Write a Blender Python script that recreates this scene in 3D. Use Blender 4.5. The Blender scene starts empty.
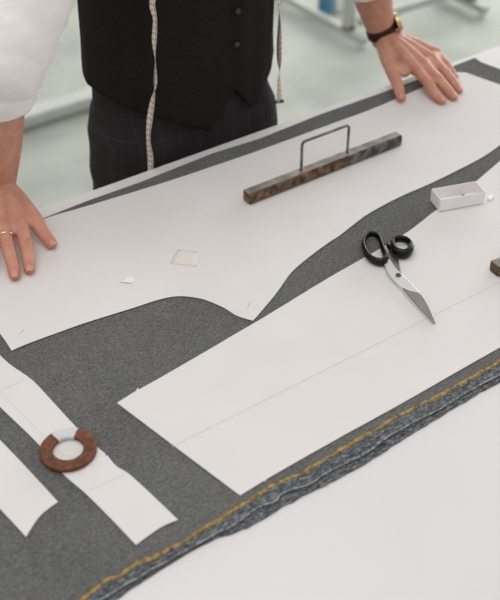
import bpy, bmesh, math, random
from mathutils import Vector, Matrix, noise
random.seed(7)
C = bpy.context.scene.collection
R = math.radians
PI = math.pi

# ------------------------------------------------------------------ camera geometry (used to measure the plan of the table)
FOC = 1030.0
TH = math.atan(841 / FOC)
AZ = R(35)
EYE = Vector((0, 0, 1.82))
FW = Vector((math.sin(AZ) * math.cos(TH), math.cos(AZ) * math.cos(TH), -math.sin(TH)))
RT = Vector((math.cos(AZ), -math.sin(AZ), 0))
UP = RT.cross(FW)
def at(x, y, z):
    d = FW * FOC + RT * (x - 250) - UP * (y - 300)
    return EYE + d * ((z - EYE.z) / d.z)
def aty(x, y, Y):
    d = FW * FOC + RT * (x - 250) - UP * (y - 300)
    return EYE + d * (Y / d.y)

TZ = .900            # table top
FZ = .9042           # top of the folded cloth
PZ = .9049           # underside of the paper patterns
PT = PZ + .0004      # top of the paper

# ------------------------------------------------------------------ materials
def srgb(r, g, b):
    f = lambda c: (c / 255 / 12.92) if c / 255 <= .04045 else ((c / 255 + .055) / 1.055) ** 2.4
    return (f(r), f(g), f(b), 1)
def mat(name, col, rough=.6, metal=0, col2=None, nscale=40, detail=4, bump=0, bscale=None, spec=.5, sss=0, lo=.35, hi=.65, stretch=None):
    m = bpy.data.materials.new(name); m.use_nodes = True
    nt = m.node_tree; b = nt.nodes['Principled BSDF']
    b.inputs['Base Color'].default_value = col
    b.inputs['Roughness'].default_value = rough
    b.inputs['Metallic'].default_value = metal
    b.inputs['Specular IOR Level'].default_value = spec
    if sss:
        b.inputs['Subsurface Weight'].default_value = sss
        b.inputs['Subsurface Radius'].default_value = (.008, .003, .0015)
        b.inputs['Subsurface Scale'].default_value = 1
    tc = nt.nodes.new('ShaderNodeTexCoord')
    src = tc.outputs['Object']
    if stretch:
        mp = nt.nodes.new('ShaderNodeMapping'); mp.inputs['Scale'].default_value = stretch
        nt.links.new(src, mp.inputs['Vector']); src = mp.outputs['Vector']
    if col2:
        n = nt.nodes.new('ShaderNodeTexNoise'); n.inputs['Scale'].default_value = nscale; n.inputs['Detail'].default_value = detail
        nt.links.new(src, n.inputs['Vector'])
        r = nt.nodes.new('ShaderNodeValToRGB')
        r.color_ramp.elements[0].position = lo; r.color_ramp.elements[0].color = col
        r.color_ramp.elements[1].position = hi; r.color_ramp.elements[1].color = col2
        nt.links.new(n.outputs['Fac'], r.inputs['Fac']); nt.links.new(r.outputs['Color'], b.inputs['Base Color'])
    if bump:
        n2 = nt.nodes.new('ShaderNodeTexNoise'); n2.inputs['Scale'].default_value = bscale or nscale; n2.inputs['Detail'].default_value = 4
        nt.links.new(src, n2.inputs['Vector'])
        bp = nt.nodes.new('ShaderNodeBump'); bp.inputs['Strength'].default_value = 1; bp.inputs['Distance'].default_value = bump
        nt.links.new(n2.outputs['Fac'], bp.inputs['Height']); nt.links.new(bp.outputs['Normal'], b.inputs['Normal'])
    return m

M = {}
M['paper'] = mat('pattern_paper', srgb(221, 216, 213), .7, col2=srgb(224, 219, 216), nscale=9, bump=.0006, bscale=14, spec=.3)
M['table'] = mat('table_laminate', srgb(221, 217, 215), .45, col2=srgb(224, 220, 218), nscale=5, spec=.4)
M['pencil'] = mat('pencil_mark', srgb(211, 207, 205), .8)
M['pencil_dark'] = mat('pencil_note', srgb(170, 168, 170), .8)
M['steel_tube'] = mat('painted_steel', srgb(172, 178, 168), .4, col2=srgb(182, 187, 178), nscale=12)
M['brass_joint'] = mat('brown_bolt', srgb(128, 104, 66), .5, col2=srgb(96, 80, 56), nscale=60)
M['blue'] = mat('blue_plastic', srgb(70, 122, 160), .4, col2=srgb(84, 135, 170), nscale=20)
M['white_plastic'] = mat('white_plastic', srgb(225, 226, 224), .4, col2=srgb(218, 220, 218), nscale=20)
M['dark_plastic'] = mat('dark_plastic', srgb(60, 50, 46), .5, col2=srgb(46, 38, 36), nscale=30)
M['iron_rust'] = mat('rusty_iron', srgb(58, 40, 27), .6, .2, col2=srgb(134, 104, 72), nscale=85, detail=7, bump=.0008, bscale=160, lo=.38, hi=.68)
M['iron_top'] = mat('worn_steel', srgb(122, 116, 104), .45, .4, col2=srgb(170, 165, 153), nscale=45, detail=6, bump=.0003, bscale=120)
M['iron_dark'] = mat('dark_steel', srgb(70, 66, 62), .5, .5, col2=srgb(150, 146, 140), nscale=55, detail=6, bump=.0005, bscale=120, lo=.45, hi=.75)
M['rod'] = mat('handle_rod_steel', srgb(96, 90, 84), .4, .7, col2=srgb(150, 143, 134), nscale=80)
M['copper_rust'] = mat('brown_rust', srgb(72, 38, 20), .6, .1, col2=srgb(128, 74, 40), nscale=130, detail=7, bump=.0006, bscale=220, lo=.3, hi=.7)
M['tape'] = mat('masking_tape', srgb(215, 214, 214), .5, col2=srgb(196, 197, 200), nscale=70, detail=3, bump=.0004, bscale=90)
M['tape_yellow'] = mat('yellowed_tape', srgb(225, 216, 206), .6, col2=srgb(225, 218, 210), nscale=60)
M['black'] = mat('black_enamel', srgb(8, 8, 8), .3, col2=srgb(11, 11, 11), nscale=30, spec=.3)
M['blade'] = mat('polished_steel', srgb(228, 226, 222), .32, .5, col2=srgb(222, 220, 216), nscale=60, stretch=(1, 12, 1))
M['blade_ground'] = mat('ground_steel', srgb(150, 143, 136), .3, .9, col2=srgb(170, 163, 155), nscale=60, stretch=(1, 12, 1))
M['screw'] = mat('screw_steel', srgb(110, 104, 98), .35, .9, col2=srgb(90, 84, 78), nscale=90)
M['card'] = mat('white_card', srgb(240, 235, 235), .6, col2=srgb(237, 232, 232), nscale=30)
M['pin'] = mat('dark_pin', srgb(92, 88, 86), .3, .7, col2=srgb(70, 66, 64), nscale=50)
M['chalk'] = mat('white_chalk', srgb(244, 244, 244), .8, col2=srgb(238, 238, 238), nscale=60)
M['vest'] = mat('vest_wool', srgb(28, 24, 24), .9, col2=srgb(36, 31, 31), nscale=260, detail=3, bump=.0008, bscale=420, spec=.15)
M['button'] = mat('vest_button', srgb(54, 46, 44), .3, col2=srgb(44, 38, 36), nscale=90)
M['shirt'] = mat('shirt_cotton', srgb(242, 235, 230), .8, col2=srgb(239, 232, 227), nscale=30, bump=.003, bscale=38, spec=.2)
M['leather_brown'] = mat('brown_leather', srgb(44, 18, 15), .45, col2=srgb(58, 26, 21), nscale=120, bump=.0003, spec=.3)
M['gold'] = mat('gold_metal', srgb(214, 184, 136), .25, 1, col2=srgb(220, 192, 146), nscale=50)
M['dial'] = mat('watch_dial', srgb(238, 232, 220), .3, col2=srgb(232, 226, 214), nscale=50)
M['ring'] = mat('ring_gold', srgb(236, 214, 170), .18, 1, col2=srgb(240, 220, 180), nscale=50)
M['hair'] = mat('dark_hair', srgb(44, 34, 28), .6, col2=srgb(66, 52, 42), nscale=160, stretch=(1, 1, .15), bump=.002)
M['shoe'] = mat('shoe_leather', srgb(34, 26, 22), .3, col2=srgb(44, 34, 28), nscale=40)
M['eye'] = mat('eye_white', srgb(230, 226, 220), .2, col2=srgb(224, 220, 214), nscale=40)
M['iris'] = mat('iris_brown', srgb(60, 40, 28), .2, col2=srgb(40, 26, 20), nscale=200)
M['selvedge'] = mat('selvedge_yellow', srgb(100, 86, 54), .95, col2=srgb(178, 144, 78), nscale=150, detail=3, lo=.36, hi=.6)
M['stitch'] = mat('selvedge_white_thread', srgb(104, 107, 110), .95, col2=srgb(176, 178, 180), nscale=200, lo=.42, hi=.58)
M['tin'] = mat('tape_end_metal', srgb(96, 84, 72), .35, .8, col2=srgb(120, 108, 92), nscale=60)

def weave(name, dark, mid, light, k=1.0, bumpd=.0006):
    m = bpy.data.materials.new(name); m.use_nodes = True
    nt = m.node_tree; b = nt.nodes['Principled BSDF']; b.inputs['Roughness'].default_value = .95
    b.inputs['Specular IOR Level'].default_value = .15
    tc = nt.nodes.new('ShaderNodeTexCoord')
    def nz(s, d, st=(1, 1, 1)):
        mp = nt.nodes.new('ShaderNodeMapping'); mp.inputs['Scale'].default_value = st
        nt.links.new(tc.outputs['Object'], mp.inputs['Vector'])
        n = nt.nodes.new('ShaderNodeTexNoise'); n.inputs['Scale'].default_value = s; n.inputs['Detail'].default_value = d
        nt.links.new(mp.outputs['Vector'], n.inputs['Vector']); return n.outputs['Fac']
    a = nz(640 * k, 3); c = nz(560 * k, 2, (.5, 1.8, 1)); g = nz(6, 3)
    mx = nt.nodes.new('ShaderNodeMath'); mx.operation = 'ADD'; nt.links.new(a, mx.inputs[0]); nt.links.new(c, mx.inputs[1])
    m2 = nt.nodes.new('ShaderNodeMath'); m2.operation = 'MULTIPLY_ADD'; nt.links.new(g, m2.inputs[0]); m2.inputs[1].default_value = .28
    nt.links.new(mx.outputs[0], m2.inputs[2])
    mr = nt.nodes.new('ShaderNodeMapRange'); mr.inputs['From Min'].default_value = .82; mr.inputs['From Max'].default_value = 1.46
    nt.links.new(m2.outputs[0], mr.inputs['Value'])
    r = nt.nodes.new('ShaderNodeValToRGB')
    r.color_ramp.elements[0].color = dark; r.color_ramp.elements[1].color = light
    e = r.color_ramp.elements.new(.5); e.color = mid
    nt.links.new(mr.outputs['Result'], r.inputs['Fac']); nt.links.new(r.outputs['Color'], b.inputs['Base Color'])
    bp = nt.nodes.new('ShaderNodeBump'); bp.inputs['Distance'].default_value = bumpd; nt.links.new(mx.outputs[0], bp.inputs['Height'])
    nt.links.new(bp.outputs['Normal'], b.inputs['Normal'])
    return m
M['cloth'] = weave('grey_wool', srgb(72, 72, 71), srgb(99, 99, 97), srgb(126, 126, 123), .85, .0004)
M['cloth_edge'] = weave('grey_wool_selvedge', srgb(44, 46, 48), srgb(88, 91, 93), srgb(138, 141, 142), .5, .0012)

def check_mat(name, base, line):
    m = bpy.data.materials.new(name); m.use_nodes = True
    nt = m.node_tree; b = nt.nodes['Principled BSDF']; b.inputs['Roughness'].default_value = .9
    b.inputs['Specular IOR Level'].default_value = .15
    tc = nt.nodes.new('ShaderNodeTexCoord')
    fac = None
    for ax in ('X', 'Z'):
        w = nt.nodes.new('ShaderNodeTexWave'); w.bands_direction = ax; w.inputs['Scale'].default_value = 9; w.inputs['Distortion'].default_value = .3
        nt.links.new(tc.outputs['Object'], w.inputs['Vector'])
        mr = nt.nodes.new('ShaderNodeMapRange'); mr.inputs['From Min'].default_value = .93; mr.inputs['From Max'].default_value = 1
        nt.links.new(w.outputs['Fac'], mr.inputs['Value'])
        if fac is None: fac = mr.outputs['Result']
        else:
            mm = nt.nodes.new('ShaderNodeMath'); mm.operation = 'MAXIMUM'
            nt.links.new(fac, mm.inputs[0]); nt.links.new(mr.outputs['Result'], mm.inputs[1]); fac = mm.outputs[0]
    n = nt.nodes.new('ShaderNodeTexNoise'); n.inputs['Scale'].default_value = 300
    nt.links.new(tc.outputs['Object'], n.inputs['Vector'])
    ml = nt.nodes.new('ShaderNodeMath'); ml.operation = 'MULTIPLY'; nt.links.new(fac, ml.inputs[0]); nt.links.new(n.outputs['Fac'], ml.inputs[1])
    mix = nt.nodes.new('ShaderNodeMix'); mix.data_type = 'RGBA'
    mix.inputs['A'].default_value = base; mix.inputs['B'].default_value = line
    nt.links.new(ml.outputs[0], mix.inputs['Factor']); nt.links.new(mix.outputs['Result'], b.inputs['Base Color'])
    bp = nt.nodes.new('ShaderNodeBump'); bp.inputs['Distance'].default_value = .0006
    nt.links.new(n.outputs['Fac'], bp.inputs['Height']); nt.links.new(bp.outputs['Normal'], b.inputs['Normal'])
    return m
M['trousers'] = check_mat('trouser_wool', srgb(46, 41, 43), srgb(58, 52, 54))

def floor_mat():
    m = bpy.data.materials.new('painted_floor'); m.use_nodes = True
    nt = m.node_tree; b = nt.nodes['Principled BSDF']
    tc = nt.nodes.new('ShaderNodeTexCoord')
    n = nt.nodes.new('ShaderNodeTexNoise'); n.inputs['Scale'].default_value = 3.2; n.inputs['Detail'].default_value = 5
    nt.links.new(tc.outputs['Object'], n.inputs['Vector'])
    r = nt.nodes.new('ShaderNodeValToRGB')
    r.color_ramp.elements[0].position = .35; r.color_ramp.elements[0].color = srgb(166, 169, 158)
    r.color_ramp.elements[1].position = .65; r.color_ramp.elements[1].color = srgb(190, 192, 180)
    nt.links.new(n.outputs['Fac'], r.inputs['Fac']); nt.links.new(r.outputs['Color'], b.inputs['Base Color'])
    b.inputs['Roughness'].default_value = .6; b.inputs['Specular IOR Level'].default_value = .35
    n2 = nt.nodes.new('ShaderNodeTexNoise'); n2.inputs['Scale'].default_value = 5; nt.links.new(tc.outputs['Object'], n2.inputs['Vector'])
    bp = nt.nodes.new('ShaderNodeBump'); bp.inputs['Distance'].default_value = .006
    nt.links.new(n2.outputs['Fac'], bp.inputs['Height']); nt.links.new(bp.outputs['Normal'], b.inputs['Normal'])
    return m
M['floor'] = floor_mat()

def skin_mat():
    m = bpy.data.materials.new('skin'); m.use_nodes = True
    nt = m.node_tree; b = nt.nodes['Principled BSDF']
    b.inputs['Roughness'].default_value = .48; b.inputs['Specular IOR Level'].default_value = .4
    b.inputs['Subsurface Weight'].default_value = .15
    b.inputs['Subsurface Radius'].default_value = (.008, .003, .0015); b.inputs['Subsurface Scale'].default_value = 1
    tc = nt.nodes.new('ShaderNodeTexCoord')
    n = nt.nodes.new('ShaderNodeTexNoise'); n.inputs['Scale'].default_value = 55; n.inputs['Detail'].default_value = 5
    nt.links.new(tc.outputs['Object'], n.inputs['Vector'])
    r = nt.nodes.new('ShaderNodeValToRGB')
    r.color_ramp.elements[0].position = .3; r.color_ramp.elements[0].color = srgb(194, 136, 112)
    r.color_ramp.elements[1].position = .7; r.color_ramp.elements[1].color = srgb(209, 154, 130)
    nt.links.new(n.outputs['Fac'], r.inputs['Fac'])
    at_ = nt.nodes.new('ShaderNodeAttribute'); at_.attribute_name = 'redness'
    mix = nt.nodes.new('ShaderNodeMix'); mix.data_type = 'RGBA'
    nt.links.new(at_.outputs['Fac'], mix.inputs['Factor']); nt.links.new(r.outputs['Color'], mix.inputs['A'])
    mix.inputs['B'].default_value = srgb(190, 112, 96)
    nt.links.new(mix.outputs['Result'], b.inputs['Base Color'])
    n2 = nt.nodes.new('ShaderNodeTexNoise'); n2.inputs['Scale'].default_value = 220; n2.inputs['Detail'].default_value = 5
    nt.links.new(tc.outputs['Object'], n2.inputs['Vector'])
    bp = nt.nodes.new('ShaderNodeBump'); bp.inputs['Distance'].default_value = .0009
    nt.links.new(n2.outputs['Fac'], bp.inputs['Height']); nt.links.new(bp.outputs['Normal'], b.inputs['Normal'])
    return m
M['skin'] = skin_mat()
M['nail'] = mat('fingernail', srgb(206, 148, 126), .35, col2=srgb(210, 154, 132), nscale=60)

def tape_mat():
    m = bpy.data.materials.new('measuring_tape'); m.use_nodes = True
    nt = m.node_tree; b = nt.nodes['Principled BSDF']; b.inputs['Roughness'].default_value = .45
    uv = nt.nodes.new('ShaderNodeUVMap'); sp = nt.nodes.new('ShaderNodeSeparateXYZ'); nt.links.new(uv.outputs[0], sp.inputs[0])
    def op(o, a, bb):
        n = nt.nodes.new('ShaderNodeMath'); n.operation = o
        for i, v in enumerate((a, bb)):
            if isinstance(v, (int, float)): n.inputs[i].default_value = v
            else: nt.links.new(v, n.inputs[i])
        return n.outputs[0]
    fr = op('FRACT', op('MULTIPLY', sp.outputs[1], 100), 0)        # one centimetre
    t1 = op('MULTIPLY', op('LESS_THAN', fr, .16), op('LESS_THAN', sp.outputs[0], .42))
    fm = op('FRACT', op('MULTIPLY', sp.outputs[1], 500), 0)
    t2 = op('MULTIPLY', op('LESS_THAN', fm, .25), op('LESS_THAN', sp.outputs[0], .16))
    num = op('MULTIPLY', op('MULTIPLY', op('LESS_THAN', op('ABSOLUTE', op('SUBTRACT', fr, .6), 0), .2), op('LESS_THAN', op('ABSOLUTE', op('SUBTRACT', sp.outputs[0], .66), 0), .13)), .7)
    al = op('MAXIMUM', op('MAXIMUM', t1, t2), num)
    mix = nt.nodes.new('ShaderNodeMix'); mix.data_type = 'RGBA'
    mix.inputs['A'].default_value = srgb(222, 205, 190); mix.inputs['B'].default_value = srgb(80, 66, 62)
    nt.links.new(al, mix.inputs['Factor']); nt.links.new(mix.outputs['Result'], b.inputs['Base Color'])
    return m
M['ribbon'] = tape_mat()

# ------------------------------------------------------------------ object helpers
def obj(name, bm, m, parent=None, smooth=True):
    me = bpy.data.meshes.new(name)
    bmesh.ops.recalc_face_normals(bm, faces=bm.faces[:])
    bm.to_mesh(me); bm.free()
    for p in me.polygons: p.use_smooth = smooth
    ms = m if isinstance(m, (list, tuple)) else [m]
    for x in ms: me.materials.append(x)
    o = bpy.data.objects.new(name, me); C.objects.link(o)
    if parent: o.parent = parent; o.matrix_parent_inverse = parent.matrix_world.inverted()
    return o
def tag(o, label, cat=None, group=None, kind=None):
    o['label'] = label
    if cat: o['category'] = cat
    if group: o['group'] = group
    if kind: o['kind'] = kind
    return o
def empty(name, loc, label, cat, group=None):
    o = bpy.data.objects.new(name, None); C.objects.link(o); o.location = loc; o.empty_display_size = .05
    bpy.context.view_layer.update()
    return tag(o, label, cat, group)
def bevel(o, w, seg=2):
    md = o.modifiers.new('b', 'BEVEL'); md.width = w; md.segments = seg; md.limit_method = 'ANGLE'; md.angle_limit = R(40)
    return o
def add_box(bm, x0, x1, y0, y1, z0, z1, mtx=None):
    v = [bm.verts.new((x, y, z)) for z in (z0, z1) for x, y in ((x0, y0), (x1, y0), (x1, y1), (x0, y1))]
    if mtx:
        for q in v: q.co = mtx @ q.co
    for f in ((3, 2, 1, 0), (4, 5, 6, 7), (0, 1, 5, 4), (1, 2, 6, 5), (2, 3, 7, 6), (3, 0, 4, 7)):
        bm.faces.new([v[i] for i in f])
def cr(p, t):
    """Catmull-Rom through list p of tuples/vectors (any length of tuple)"""
    n = len(p); i = min(int(t), n - 2); u = t - i
    a, b, c, d = p[max(i - 1, 0)], p[i], p[i + 1], p[min(i + 2, n - 1)]
    return [(2 * b[k] + (c[k] - a[k]) * u + (2 * a[k] - 5 * b[k] + 4 * c[k] - d[k]) * u * u + (3 * b[k] - a[k] - 3 * c[k] + d[k]) * u ** 3) / 2 for k in range(len(b))]
def add_tube(bm, pts, rad, seg=16, sub=6, up=Vector((0, 0, 1)), caps=True, closed=False, smoothpath=True):
    """pts: points; rad: per point (across, along up) half axes"""
    rad = [r if isinstance(r, (tuple, list)) else (r, r) for r in rad]
    raw = [tuple(p) + tuple(r) for p, r in zip(pts, rad)]
    if closed:
        raw = raw[-1:] + raw + raw[:2]
        sam = [cr(raw, 1 + i / sub) for i in range((len(raw) - 3) * sub)]
    elif smoothpath:
        sam = [cr(raw, i / sub) for i in range((len(raw) - 1) * sub)] + [raw[-1]]
    else: sam = raw
    P = [Vector(s[:3]) for s in sam]; N = len(P); rings = []
    secs = []
    for i in range(N):
        if closed: t = (P[(i + 1) % N] - P[i - 1]).normalized()
        else: t = (P[min(i + 1, N - 1)] - P[max(i - 1, 0)]).normalized()
        side = t.cross(up)
        if side.length < 1e-4: side = t.cross(Vector((0, 1, 0)))
        side.normalize(); u = side.cross(t).normalized()
        secs.append((P[i], t, side, u, abs(sam[i][3]), abs(sam[i][4])))
    if caps and not closed:
        def capsecs(s, sgn):
            out = []
            for a in (75, 50, 25):
                k = math.cos(R(a)); h = math.sin(R(a)) * min(s[4], s[5]) * sgn
                out.append((s[0] + s[1] * h, s[1], s[2], s[3], s[4] * k, s[5] * k))
            return out
        secs = capsecs(secs[0], -1) + secs + capsecs(secs[-1], 1)[::-1]
    for (p, t, sd, u, a, b) in secs:
        rings.append([bm.verts.new(p + sd * (a * math.cos(2 * PI * k / seg)) + u * (b * math.sin(2 * PI * k / seg))) for k in range(seg)])
    n = len(rings)
    for i in range(n if closed else n - 1):
        q, w = rings[i], rings[(i + 1) % n]
        for k in range(seg): bm.faces.new((q[k], q[(k + 1) % seg], w[(k + 1) % seg], w[k]))
    if not closed and caps:
        bm.faces.new(rings[0][::-1]); bm.faces.new(rings[-1])
def add_ball(bm, c, r, rot=None, seg=16):
    r = r if isinstance(r, (tuple, list)) else (r, r, r)
    g = bmesh.ops.create_uvsphere(bm, u_segments=seg, v_segments=seg // 2, radius=1)
    m = Matrix.Translation(c) @ (rot.to_4x4() if rot else Matrix.Identity(4)) @ Matrix.Diagonal((*r, 1))
    bmesh.ops.transform(bm, matrix=m, verts=g['verts'])
def bake(o):
    bpy.context.view_layer.update()
    dg = bpy.context.evaluated_depsgraph_get()
    me = bpy.data.meshes.new_from_object(o.evaluated_get(dg), depsgraph=dg)
    o.modifiers.clear(); old = o.data; o.data = me; bpy.data.meshes.remove(old)
    for p in me.polygons: p.use_smooth = True
    return o
def remesh(o, vox, it=6, fac=.5):
    r = o.modifiers.new('r', 'REMESH'); r.mode = 'VOXEL'; r.voxel_size = vox; r.use_smooth_shade = True
    s = o.modifiers.new('s', 'SMOOTH'); s.iterations = it; s.factor = fac
    return bake(o)

# ------------------------------------------------------------------ flat sheets on the table
def spline2(pts, sub=5):
    """pts: (x, y[, 's']); 's' marks corners that stay sharp -> polygon pieces between them are smooth"""
    n = len(pts); cor = [i for i in range(n) if len(pts[i]) > 2]
    out = []
    if not cor: cor = [0]
    for a, b in zip(cor, cor[1:] + [cor[0] + n]):
        seg = [pts[i % n][:2] for i in range(a, b + 1)]
        if len(seg) == 2: out.append(seg[0]); continue
        m = (len(seg) - 1) * sub
        out += [tuple(cr(seg, i / sub)) for i in range(m)]
    return out
def sheet(name, outline, z, thick, m, lift=None, cell=.02, parent=None):
    bm = bmesh.new()
    vs = [bm.verts.new((p[0], p[1], 0)) for p in outline]
    bm.faces.new(vs)
    xs = [p[0] for p in outline]; ys = [p[1] for p in outline]
    for ax, lo, hi in ((0, min(xs), max(xs)), (1, min(ys), max(ys))):
        t = math.floor(lo / cell) * cell + cell
        while t < hi:
            co = Vector((t, 0, 0)) if ax == 0 else Vector((0, t, 0)); no = Vector((1, 0, 0)) if ax == 0 else Vector((0, 1, 0))
            bmesh.ops.bisect_plane(bm, geom=bm.verts[:] + bm.edges[:] + bm.faces[:], plane_co=co, plane_no=no, dist=1e-6)
            t += cell
    bmesh.ops.triangulate(bm, faces=[f for f in bm.faces if len(f.verts) > 4])
    for v in bm.verts:
        v.co.z = z + (lift(v.co.x, v.co.y) if lift else 0)
    for f in bm.faces:
        if f.normal.z < 0: f.normal_flip()
    g = bmesh.ops.extrude_face_region(bm, geom=bm.faces[:])
    for v in [e for e in g['geom'] if isinstance(e, bmesh.types.BMVert)]: v.co.z += thick
    o = obj(name, bm, m, parent, smooth=False)
    return o
def px(pts, z):
    return [((at(p[0], p[1], z).x, at(p[0], p[1], z).y) + tuple(p[2:])) for p in pts]

# =================================================================== SETTING
bm = bmesh.new(); add_box(bm, -3.5, 7.5, -1.5, 8, -.1, 0)
o = obj('floor', bm, M['floor'], smooth=False); o['kind'] = 'structure'

M['wall'] = mat('wall_paint', srgb(214, 214, 208), .8, col2=srgb(208, 208, 202), nscale=3)
bm = bmesh.new()
WX = [(-2.2, .6), (1.6, 4.6), (5.4, 6.9)]                      # window openings along the back wall
add_box(bm, -3.5, 7.5, 8, 8.2, 0, .9); add_box(bm, -3.5, 7.5, 8, 8.2, 2.9, 3.5)
xs_ = [-3.5] + [v for w_ in WX for v in w_] + [7.5]
for i in range(0, len(xs_), 2): add_box(bm, xs_[i], xs_[i + 1], 8, 8.2, .9, 2.9)
o = obj('wall_back', bm, M['wall'], smooth=False); o['kind'] = 'structure'
for i, (xa, xb) in enumerate(WX):
    bm = bmesh.new()
    add_box(bm, xa, xb, 8.05, 8.12, .9, .97); add_box(bm, xa, xb, 8.05, 8.12, 2.83, 2.9)
    for x in (xa, (xa + xb) / 2 - .03, xb - .06): add_box(bm, x, x + .06, 8.05, 8.12, .97, 2.83)
    o = obj('window_%d' % (i + 1), bm, M['white_plastic'], smooth=False); o['kind'] = 'structure'

bm = bmesh.new()
add_box(bm, 7.5, 7.7, -1.5, 8.2, 0, .9); add_box(bm, 7.5, 7.7, -1.5, 8.2, 2.9, 3.5); add_box(bm, 7.5, 7.7, -1.5, .2, .9, 2.9); add_box(bm, 7.5, 7.7, 5.6, 8.2, .9, 2.9)
o = obj('wall_right', bm, M['wall'], smooth=False); o['kind'] = 'structure'
bm = bmesh.new(); add_box(bm, 7.55, 7.62, .2, 5.6, .9, .97); add_box(bm, 7.55, 7.62, .2, 5.6, 2.83, 2.9)
for y in (.2, 1.98, 3.76, 5.54): add_box(bm, 7.55, 7.62, y, y + .06, .97, 2.83)
o = obj('window_4', bm, M['white_plastic'], smooth=False); o['kind'] = 'structure'

# cutting table
tbl = empty('cutting_table', (.85, .75, 0), 'long white cutting table under the grey cloth and the paper patterns', 'table')
bm = bmesh.new(); add_box(bm, -.55, 2.4, .18, 1.301, .868, TZ)
bevel(obj('table_top', bm, M['table'], tbl, False), .002)
bm = bmesh.new(); add_box(bm, -.45, 2.3, .28, .32, .78, .868); add_box(bm, -.45, 2.3, 1.16, 1.2, .78, .868)
add_box(bm, -.45, -.41, .32, 1.16, .78, .868); add_box(bm, 2.26, 2.3, .32, 1.16, .78, .868)
obj('table_frame', bm, M['steel_tube'], tbl, False)
for x in (-.45, 2.24):
    for y in (.28, 1.14):
        bm = bmesh.new(); add_box(bm, x, x + .06, y, y + .06, 0, .78)
        obj('leg', bm, M['steel_tube'], tbl, False)

# ------------------------------------------------------------------ folded wool cloth
yel = [(83.5, 599), (103, 582.5), (118, 577), (133, 566), (157, 556), (175, 546.5), (196, 534.5), (217, 521), (247, 502), (265, 491.5), (274, 484.6), (304, 472), (334, 454), (367, 434.5), (393, 419), (427, 402), (450.6, 389.4), (466, 381), (497.4, 363)]
whi = [(100, 600), (145, 573.5), (169, 560), (217, 533), (232, 526), (259, 507), (274, 502), (283, 493), (310, 484), (328, 472), (367, 452.5), (383, 440.5), (414, 422), (445, 406), (466, 393), (497, 376)]
ext = [(112, 602), (139, 584), (190, 552), (220, 537.5), (247, 528), (292, 502), (325, 485.5), (367, 463), (398.6, 442), (430, 423), (461, 404), (500, 382)]
def toworld(pts, z): return [(at(*p, z).x, at(*p, z).y) for p in pts]
yw, ww, ew = toworld(yel, FZ), toworld(whi, FZ), toworld(ext, TZ + .001)
def extend(l, x0=-.5, x1=1.95):
    a, b = l[0], l[-1]; r = []
    x = x0
    while x < a[0] - .05: r.append((x, a[1] + .004 * math.sin(x * 23))); x += .06
    r += l; x = b[0] + .06
    while x < x1: r.append((x, b[1] + .003 * math.sin(x * 19) - .0)); x += .06
    r.append((x1, b[1])); return r
yw, ww, ew = extend(yw), extend(ww), extend(ew)
ew = [tuple(cr(ew, i / 8)) for i in range((len(ew) - 1) * 8)] + [ew[-1]]
ew = [(x, y + .0016 * noise.noise(Vector((x * 70, 1, 5))) + .0012 * noise.noise(Vector((x * 260, 4, 5)))) for x, y in ew]
wwf = [tuple(cr(ww, i / 8)) for i in range((len(ww) - 1) * 8)] + [ww[-1]]
wwf = [(x, y + .0012 * noise.noise(Vector((x * 90, 2, 8)))) for x, y in wwf]
far = [at(36, 221, FZ), at(87, 201, FZ), at(140, 182.2, FZ), at(173.6, 168.8, FZ), at(212, 153.5, FZ), at(260, 138.4, FZ), at(320, 114.4, FZ), at(380, 93.3, FZ), at(430, 75, FZ)]
farw = [(p.x, p.y) for p in far]
cor = at(475, 57.6, FZ); e1 = at(481, 62, FZ); e2 = at(500, 69, FZ); e3 = at(540, 90, FZ)
top_out = [(x, y - .001) for x, y in wwf] + [(1.95, .8), (1.93, 1.0), (e3.x, e3.y), (e2.x, e2.y), (e1.x, e1.y), (cor.x, cor.y)] + farw[::-1] + [(-.5, farw[0][1] + .0)]
low_out = ew + [(1.945, .8), (1.925, 1.0), (e3.x - .004, e3.y), (e2.x - .004, e2.y - .002), (e1.x - .003, e1.y), (cor.x - .003, cor.y - .003)] + [(x, y - .002) for x, y in farw[::-1]] + [(-.495, farw[0][1] - .002)]
def nz(x, y, s, o=0): return noise.noise(Vector((x * s + o, y * s, o)))
cloth = empty('wool_cloth', (.7, .9, TZ), 'grey heathered wool cloth folded double with yellow striped selvedge, spread on white table', 'fabric')
sheet('lower_layer', low_out, TZ + .0004, .0016, M['cloth_edge'], None, .05, cloth)
sheet('upper_layer', top_out, TZ + .0024, .0018, M['cloth'], None, .05, cloth)
def strip_mesh(name, line, w, z, h, m, parent, wob=.0, sub=8, wf=None):
    bm = bmesh.new(); n = (len(line) - 1) * sub; prev = None
    for i in range(n + 1):
        p = Vector(cr(line, min(i / sub, len(line) - 1 - 1e-6))); q = Vector(cr(line, min(i / sub + .05, len(line) - 1e-6 - 1)))
        t = (q - p); t = t.normalized() if t.length > 1e-9 else Vector((1, 0)); nn = Vector((-t.y, t.x))
        ww_ = w * (1 + (wf(p.x) if wf else 0))
        off = wob * nz(p.x, p.y, 60, 3)
        a, b, c = p + nn * (off - ww_ / 2), p + nn * off, p + nn * (off + ww_ / 2)
        row = [bm.verts.new((a.x, a.y, z)), bm.verts.new((b.x, b.y, z + h)), bm.verts.new((c.x, c.y, z)), bm.verts.new((b.x, b.y, z - .0002))]
        if prev:
            for k in range(4): bm.faces.new((prev[k], prev[(k + 1) % 4], row[(k + 1) % 4], row[k]))
        else: bm.faces.new(row[::-1])
        prev = row
    bm.faces.new(prev)
    return obj(name, bm, m, parent)
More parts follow.
